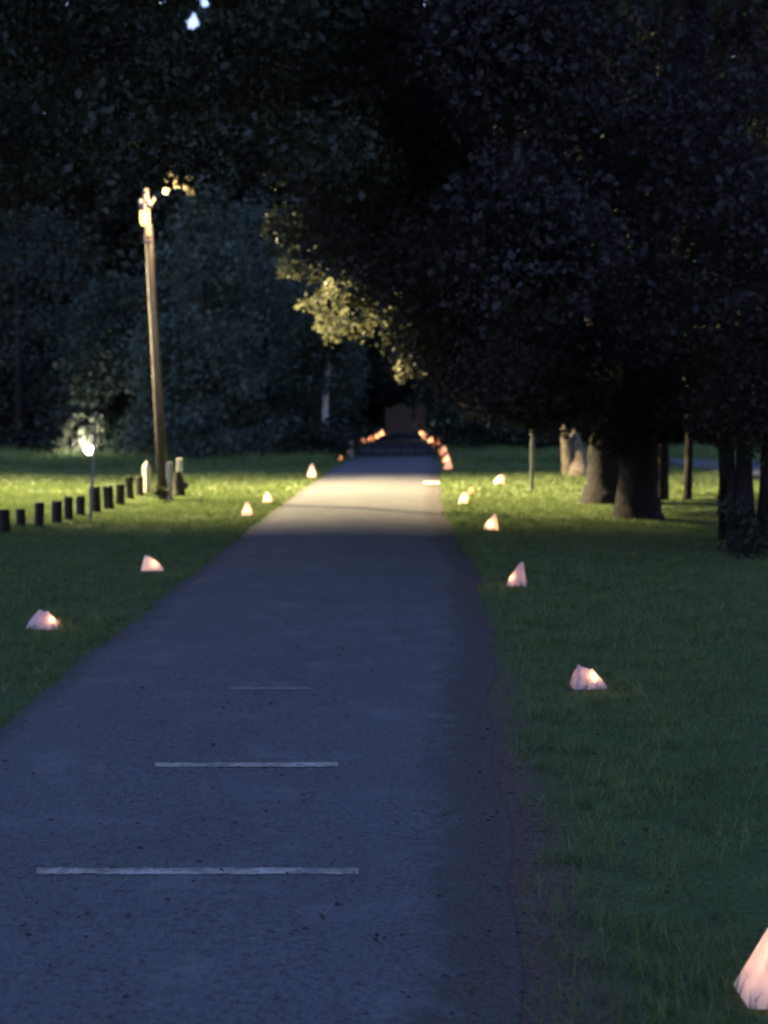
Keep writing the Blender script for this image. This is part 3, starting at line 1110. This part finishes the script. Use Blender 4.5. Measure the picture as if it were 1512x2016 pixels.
P = clump_points(np.array([[0, 0, .14], [.08, 0, .2], [-.05, 0, .22]]), np.array([.13, .13, .12]), 60)
V, F = leaf_quads(P[P[:, 2] > 0.01], .08)
o = obj('leaves', mesh_np('leaves', V, F), M_leaf_oak, g5)
o['kind'] = 'stuff'


# ------------------------------------------------------------------ thin sign posts
def rod(ub, vb, ut, vt, w, label):
    b = G(ub, vb)
    t = thing('steel_rod', label, 'post', (b.x, b.y, 0))
    T = W(ut, vt, b.y) - b
    mb = MB()
    d = w / 2
    # U-channel section swept up the post
    sec = [(-d, -d), (d, -d), (d, d), (d * .5, d), (d * .5, -d * .4), (-d * .5, -d * .4), (-d * .5, d), (-d, d)]
    n = len(sec)
    vs = [Vector((x, y, -.2)) for x, y in sec] + [T + Vector((x, y, 0)) for x, y in sec]
    fs = [[i, (i + 1) % n, n + (i + 1) % n, n + i] for i in range(n)]
    fs += [[0, 1, 4, 5], [1, 2, 3, 4], [0, 5, 6, 7], [8, 13, 12, 9], [9, 12, 11, 10], [8, 15, 14, 13]]
    mb.add(vs, fs)
    mb.build('channel_post', M_steel, t)
    for f in (.82, .95):
        mb = MB()
        mb.box(T * f + Vector((0, -d - .006, 0)), (.02, .012, .02))
        mb.build('bolt', M_housing, t)
    return t


rod(1047, 966, 1049, 812, .075, 'straight thin steel post standing on the lit grass right of the road')
rod(176, 1031, 189, 810, .036, 'leaning thin steel rod among the low dark posts, in front of the garden lamp')

# ------------------------------------------------------------------ garden lamp
lb = G(176, 905)
gl = thing('garden_lamp', 'small round white glowing lamp on a short stem at the far left lawn', 'lamp', (lb.x, lb.y, 0))
mb = MB()
mb.lathe([(.09, -.05), (.09, .03), (.03, .05), (.03, .16), (.06, .18), (.0, .19)], (0, 0, 0), 12)
mb.build('stem', M_housing, gl, True)
mb = MB()
mb.lathe([(.0, .17), (.09, .185), (.16, .25), (.185, .34), (.16, .43), (.09, .49), (.0, .51)], (0, 0, 0), 16)
mb.build('globe', M_globe, gl, True)
gd = bpy.data.lights.new('globe_light', 'POINT')
gd.energy = 20.0
gd.color = (1., .96, .88)
gd.shadow_soft_size = .15
go = bpy.data.objects.new('globe_light', gd)
col.objects.link(go)
go.parent = gl
go.location = (-.1, -.22, .62)

gt = thing('low_gate', 'low dark rail gate standing across the far road beyond the lit patch', 'gate', (-.66, 52, .03))
for z, hh in ((.50, .10), (.10, .12)):
    mb = MB()
    mb.box((0, 0, z), (3.1, .05, hh), 0, .01)
    mb.build('rail', M_post, gt)
for k in range(6):
    mb = MB()
    mb.box((-1.4 + k * .56, .045, .28), (.07, .03, .52), 0, .008)
    mb.build('upright', M_post, gt)
for sx, m_g in ((-1.68, M_cut), (1.66, M_post)):
    mb = MB()
    mb.box((sx, 0, .26), (.14, .14, .72), 0, .015)
    mb.build('hinge_post', m_g, gt)

# ------------------------------------------------------------------ far sign and fence at the end of the road
sb = W(868, 845, 92)
sg = thing('park_sign', 'small green domed board with a pale lower strip, right of the far road', 'sign', (sb.x, 92, 0))
zc = W(868, 832, 92).z
mb = MB()
n = 12
prof = [(-.72, -.18), (.72, -.18)] + [(.72 * math.cos(math.pi * k / n), .08 + .22 * math.sin(math.pi * k / n)) for k in range(n + 1)]
vs = [(x, -.04, zc + z) for x, z in prof] + [(x, .04, zc + z) for x, z in prof]
m_ = len(prof)
mb.add(vs, [list(range(m_)), [m_ + i for i in range(m_)][::-1]] + [[i, m_ + i, m_ + (i + 1) % m_, (i + 1) % m_] for i in range(m_)])
mb.build('board', M_green, sg)
mb = MB()
mb.box((.1, -.06, zc - .12), (1.1, .03, .11))
mb.build('lower_strip', M_strip_glow, sg)
sl = bpy.data.lights.new('board_fill_light', 'POINT')  # fill light added without a fixture to brighten the green board
sl.energy = 5.0
sl.color = (.9, 1., .85)
sl.shadow_soft_size = .2
so = bpy.data.objects.new('board_fill_light', sl)
col.objects.link(so)
so.parent = sg
so.location = (-.1, -.9, zc - .35)
for sx in (-.6, .6):
    mb = MB()
    mb.box((sx, .06, zc / 2 - .12), (.09, .04, zc + .2))
    mb.build('leg', M_post, sg)

fe = W(797, 850, 107.5)
ff = thing('board_fence', 'dim brown upright boards closing the far end of the road', 'fence', (fe.x, 107.5, 0))
bm_ = MB()
bm_.box((0, 0, 1.3), (.38, .06, 2.2), 0, .01)
bme = mesh('board', bm_.v, bm_.f)
bme.materials.append(M_brownwood)
for k in range(7):
    o = obj('board', bme, None, ff)
    o.location = ((k - 3) * .43 + (.22 if k > 4 else 0), random.uniform(-.03, .03), random.uniform(-.3, .25))
    o.rotation_euler.y = random.uniform(-.05, .05)
mb = MB()
for z in (.6, 2.0):
    mb = MB()
    mb.box((.05, .08, z), (3.3, .06, .14))
    mb.build('rail', M_brownwood, ff)
for sx in (-1.5, 1.6):
    mb = MB()
    mb.box((sx, .17, 1.1), (.16, .1, 2.5))
    mb.build('fence_post', M_brownwood, ff)


# ------------------------------------------------------------------ paper lanterns
def bag_mesh(w, d, h, pinch, lean, squash, seed, bow=1.25):
    """open-bottomed paper bag whose top is pinched together; lean moves the top sideways, squash flattens one side"""
    rg = random.Random(seed)
    nz, nk = 8, 16
    vs, fs = [], []
    fold = [rg.uniform(-1, 1) for _ in range(nk)]
    for i in range(nz + 1):
        t = i / nz
        wide = (w / 2) * (1 - t ** bow * (1 - pinch))
        deep = (d / 2) * (1 - t ** 1.05 * .9)
        cx = lean[0] * t ** 1.3
        cy = lean[1] * t ** 1.3
        for k in range(nk):
            # rectangular bag section: corners at k = 2, 6, 10, 14, side gussets pushed in
            a = 2 * math.pi * k / nk
            ca, sa = math.cos(a), math.sin(a)
            m_ = max(abs(ca), abs(sa))
            x, y = wide * ca / m_, deep * sa / m_
            if k in (0, 8):
                x *= 1 - .28 * min(1, t * 2)
            cr = 0.0 if i == 0 else (.007 * fold[k] * (1 - .4 * t) + .005 * rg.uniform(-1, 1))
            z = h * t * (1 - squash * max(0, (x / (w / 2) + 1) / 2) * t * .8)
            if i == nz:
                z += .012 * fold[(k * 3) % nk]
            vs.append((cx + x + cr * .6, cy + y + cr * (1 if sa > 0 else -1), max(.0, z)))
    for i in range(nz):
        for k in range(nk):
            j = (k + 1) % nk
            fs.append([i * nk + k, i * nk + j, (i + 1) * nk + j, (i + 1) * nk + k])
    top = nz * nk
    # fold the pinched mouth shut
    for k in range(nk // 2 - 1):
        a, b = top + k, top + k + 1
        c, d_ = top + (nk - 1 - k - 1) % nk, top + (nk - 1 - k) % nk
        fs.append([a, b, c, d_])
    return mesh('bag', vs, fs, True)


def lantern(u, v, w, h, label, pinch=.25, lean=(0, 0), squash=0., rz=0., paper=None, candle=(0, 0), power=1., seed=0, group=None, d=.13, loc=None, bow=1.25):
    b = loc if loc is not None else G(u, v)
    t = thing('paper_lantern', label, 'paper lantern', (b.x, b.y, float(gz(b.x, b.y)) + .012), rz, group or 'lit paper bags lining the road')
    o = obj('bag', bag_mesh(w, d, h, pinch, lean, squash, seed, bow), paper or M_paper, t)
    cx, cy = candle
    mb = MB()
    mb.lathe([(.0, .0), (.019, .0), (.019, .035), (.0, .033)], (cx, cy, .012), 10)
    c = mb.build('candle', M_wax, t, True)
    mb = MB()
    mb.lathe([(.0, .0), (.006, .008), (.007, .016), (.003, .03), (.0, .036)], (cx, cy, .048), 8)
    mb.build('flame', M_flame, c, True)
    mb = MB()
    mb.box((0, 0, .004), (w * .8, d * .75, .012), 0, .003)
    mb.build('sand', M_sand, t)
    l = bpy.data.lights.new('candle_light', 'POINT')
    l.energy = CANDLE * power
    l.color = (1., .50, .21)
    l.shadow_soft_size = .03
    lo = bpy.data.objects.new('candle_light', l)
    col.objects.link(lo)
    lo.parent = t
    lo.location = (cx, cy, min(.085, h * .55))
    return t


# right verge
lantern(0, 0, .25, .235, 'nearest paper bag lantern, cropped by the bottom right corner, lilac top and orange foot', .22, (.01, .02), rz=.03,
        candle=(.03, -.03), power=1.0, seed=3, paper=M_paper, loc=G(1545, 1970), d=.16, bow=.95)
lantern(1158, 1357, .20, .148, 'slumped pink paper bag lying low on the dark right verge', .45, (-.02, 0), .55, .15, M_paper_pink, (.03, -.03), .7, 5)
lantern(1017, 1155, .19, .225, 'leaning triangular bag with a bright flame at its left foot, right verge', .12, (.05, 0), rz=-.1,
        candle=(-.06, -.03), power=1.2, seed=8, paper=M_paper_pink)
lantern(966, 1045, .20, .235, 'slanted cream bag with its peak to the right, between the triangular and the lit-edge bags', .12, (.06, 0), rz=.1, candle=(-.02, 0), power=1.4, seed=11)
lantern(913, 993, .19, .22, 'upright cream bag at the right road edge where the lit grass begins', .2, (.03, 0), candle=(0, 0), power=1.5, seed=13)
lantern(928, 974, .14, .13, 'small orange bag peeping out behind the upright cream bag', .3, (.02, 0), paper=M_paper_orange, power=.9, seed=14)
lantern(982, 954, .29, .22, 'white crumpled bag alone on the lit grass right of the road', .35, (.08, 0), .2, paper=M_paper, power=2.2, seed=17)
# left verge
lantern(86, 1240, .25, .155, 'slumped lilac bag with a bright right corner, nearest on the left verge', .25, (.0, 0), .35, -.1, M_paper_pink, (.085, -.03), .8, 21)
lantern(300, 1125, .23, .175, 'squat cream bag leaning left, second on the left verge', .2, (-.05, 0), .35, .1, M_paper, (.04, -.01), 1.1, 24)
lantern(486, 1016, .17, .21, 'small orange-cream bag in the shade just short of the lit grass, left verge', .2, (.0, 0), candle=(0, 0), power=1.1, seed=27)
lantern(527, 993, .17, .22, 'small cream bag on the edge of the lit grass at the left road edge', .2, (-.01, 0), candle=(0, 0), power=1.6, seed=29)
lantern(614, 941, .24, .34, 'white bag where the left road edge leaves the lit patch', .25, (0, 0), candle=(0, 0), power=3.0, seed=31)

FAR_L = [(669, 906, .30, 'grey-white far bag left of the dark road, first beyond the lit patch', .8, None),
         (683, 893, .38, 'bright far bag left of the dark road, second beyond the lit patch', 2.6, None),
         (684, 868, .3, 'faint far bag set back left of the second one', .5, None),
         (714, 875, .42, 'pale square far bag left of the road, third along the verge', 1.2, None),
         (730, 871, .45, 'pinkish far bag left of the road next to the square one', 2.5, None),
         (742, 864, .45, 'pinkish far bag left of the road, last but one', 2.5, None),
         (751, 858, .55, 'bright far bag left of the road, last and highest in the view', 6.5, None)]
FAR_R = [(882, 926, .30, 'dim far bag right of the dark road, first beyond the lit patch', .7, None),
         (879, 911, .30, 'pinkish far bag right of the road, second beyond the lit patch', 1.6, None),
         (874, 898, .42, 'cream far bag right of the road, third beyond the lit patch', 2.8, None),
         (867, 890, .34, 'small cream far bag leaning behind the third one', 2.2, None),
         (860, 881, .55, 'large orange far bag, middle of the right row', 2.8, M_paper_orange),
         (848, 872, .45, 'pinkish far bag right of the road, left of the large orange one', 2.8, None),
         (839, 865, .45, 'pinkish far bag right of the road, last but one', 3.0, None),
         (831, 858, .55, 'bright far bag right of the road, last and highest in the view', 6.5, None)]
for i, (u, v, s, lab, pw, pm) in enumerate(FAR_L + FAR_R):
    lantern(u, v, s * .8, s * .95, lab, .3, (random.uniform(-.05, .05), 0), random.uniform(0, .2), random.uniform(-.4, .4), pm or M_paper_pink, (0, 0), pw * 1.5, 40 + i,
            'far lit paper bags along the dark road', s * .6)

# flattened bag on the road edge
b = G(850, 953)
fl = thing('flattened_bag', 'flat pale sheet of paper lying on the lit road edge at right', 'paper', (b.x, b.y, road_z(b.x, b.y) + .006))
vs, fs = [], []
for j in range(5):
    for i in range(7):
        vs.append(((i - 3) * .065, (j - 2) * .17, .012 * random.uniform(0, 1) + .02 * (j == 4)))
for j in range(4):
    for i in range(6):
        a = j * 7 + i
        fs.append([a, a + 1, a + 8, a + 7])
obj('sheet', mesh('sheet', vs, fs), M_sand, fl)

# ------------------------------------------------------------------ fallen leaves
n = 3400
y = 3.2 * (30 / 3.2) ** RNG.uniform(0, 1, n)
x = RNG.uniform(-.36, .32, n) * y + RNG.uniform(-1, 1, n)
z = np.where((x > interp_edge(LEFT, y)) & (x < interp_edge(RIGHT, y)), .05, gz(x, y) + .03)
keep = RNG.uniform(0, 1, n) < np.where((x > interp_edge(LEFT, y) + .3) & (x < interp_edge(RIGHT, y) - .1), .3, 1)
V, F = leaf_quads(np.stack([x, y, z], 1)[keep], .026, 5.0)
fl_ = obj('fallen_leaves', mesh_np('fallen_leaves', V, F), M_fallen)
fl_['kind'] = 'stuff'

# top of the big right-hand tree's crown and a last spray of leaves beside the pole lamp
cc = view_clumps([(1300, -150), (1620, -150), (1620, 320), (1300, 320)], 24, 30, 70)
crown(clump_points(cc, RNG.uniform(.5, 1.0, len(cc)), 260), .12, M_leaf_oak, t1, 'upper_crown', base=t1.location)
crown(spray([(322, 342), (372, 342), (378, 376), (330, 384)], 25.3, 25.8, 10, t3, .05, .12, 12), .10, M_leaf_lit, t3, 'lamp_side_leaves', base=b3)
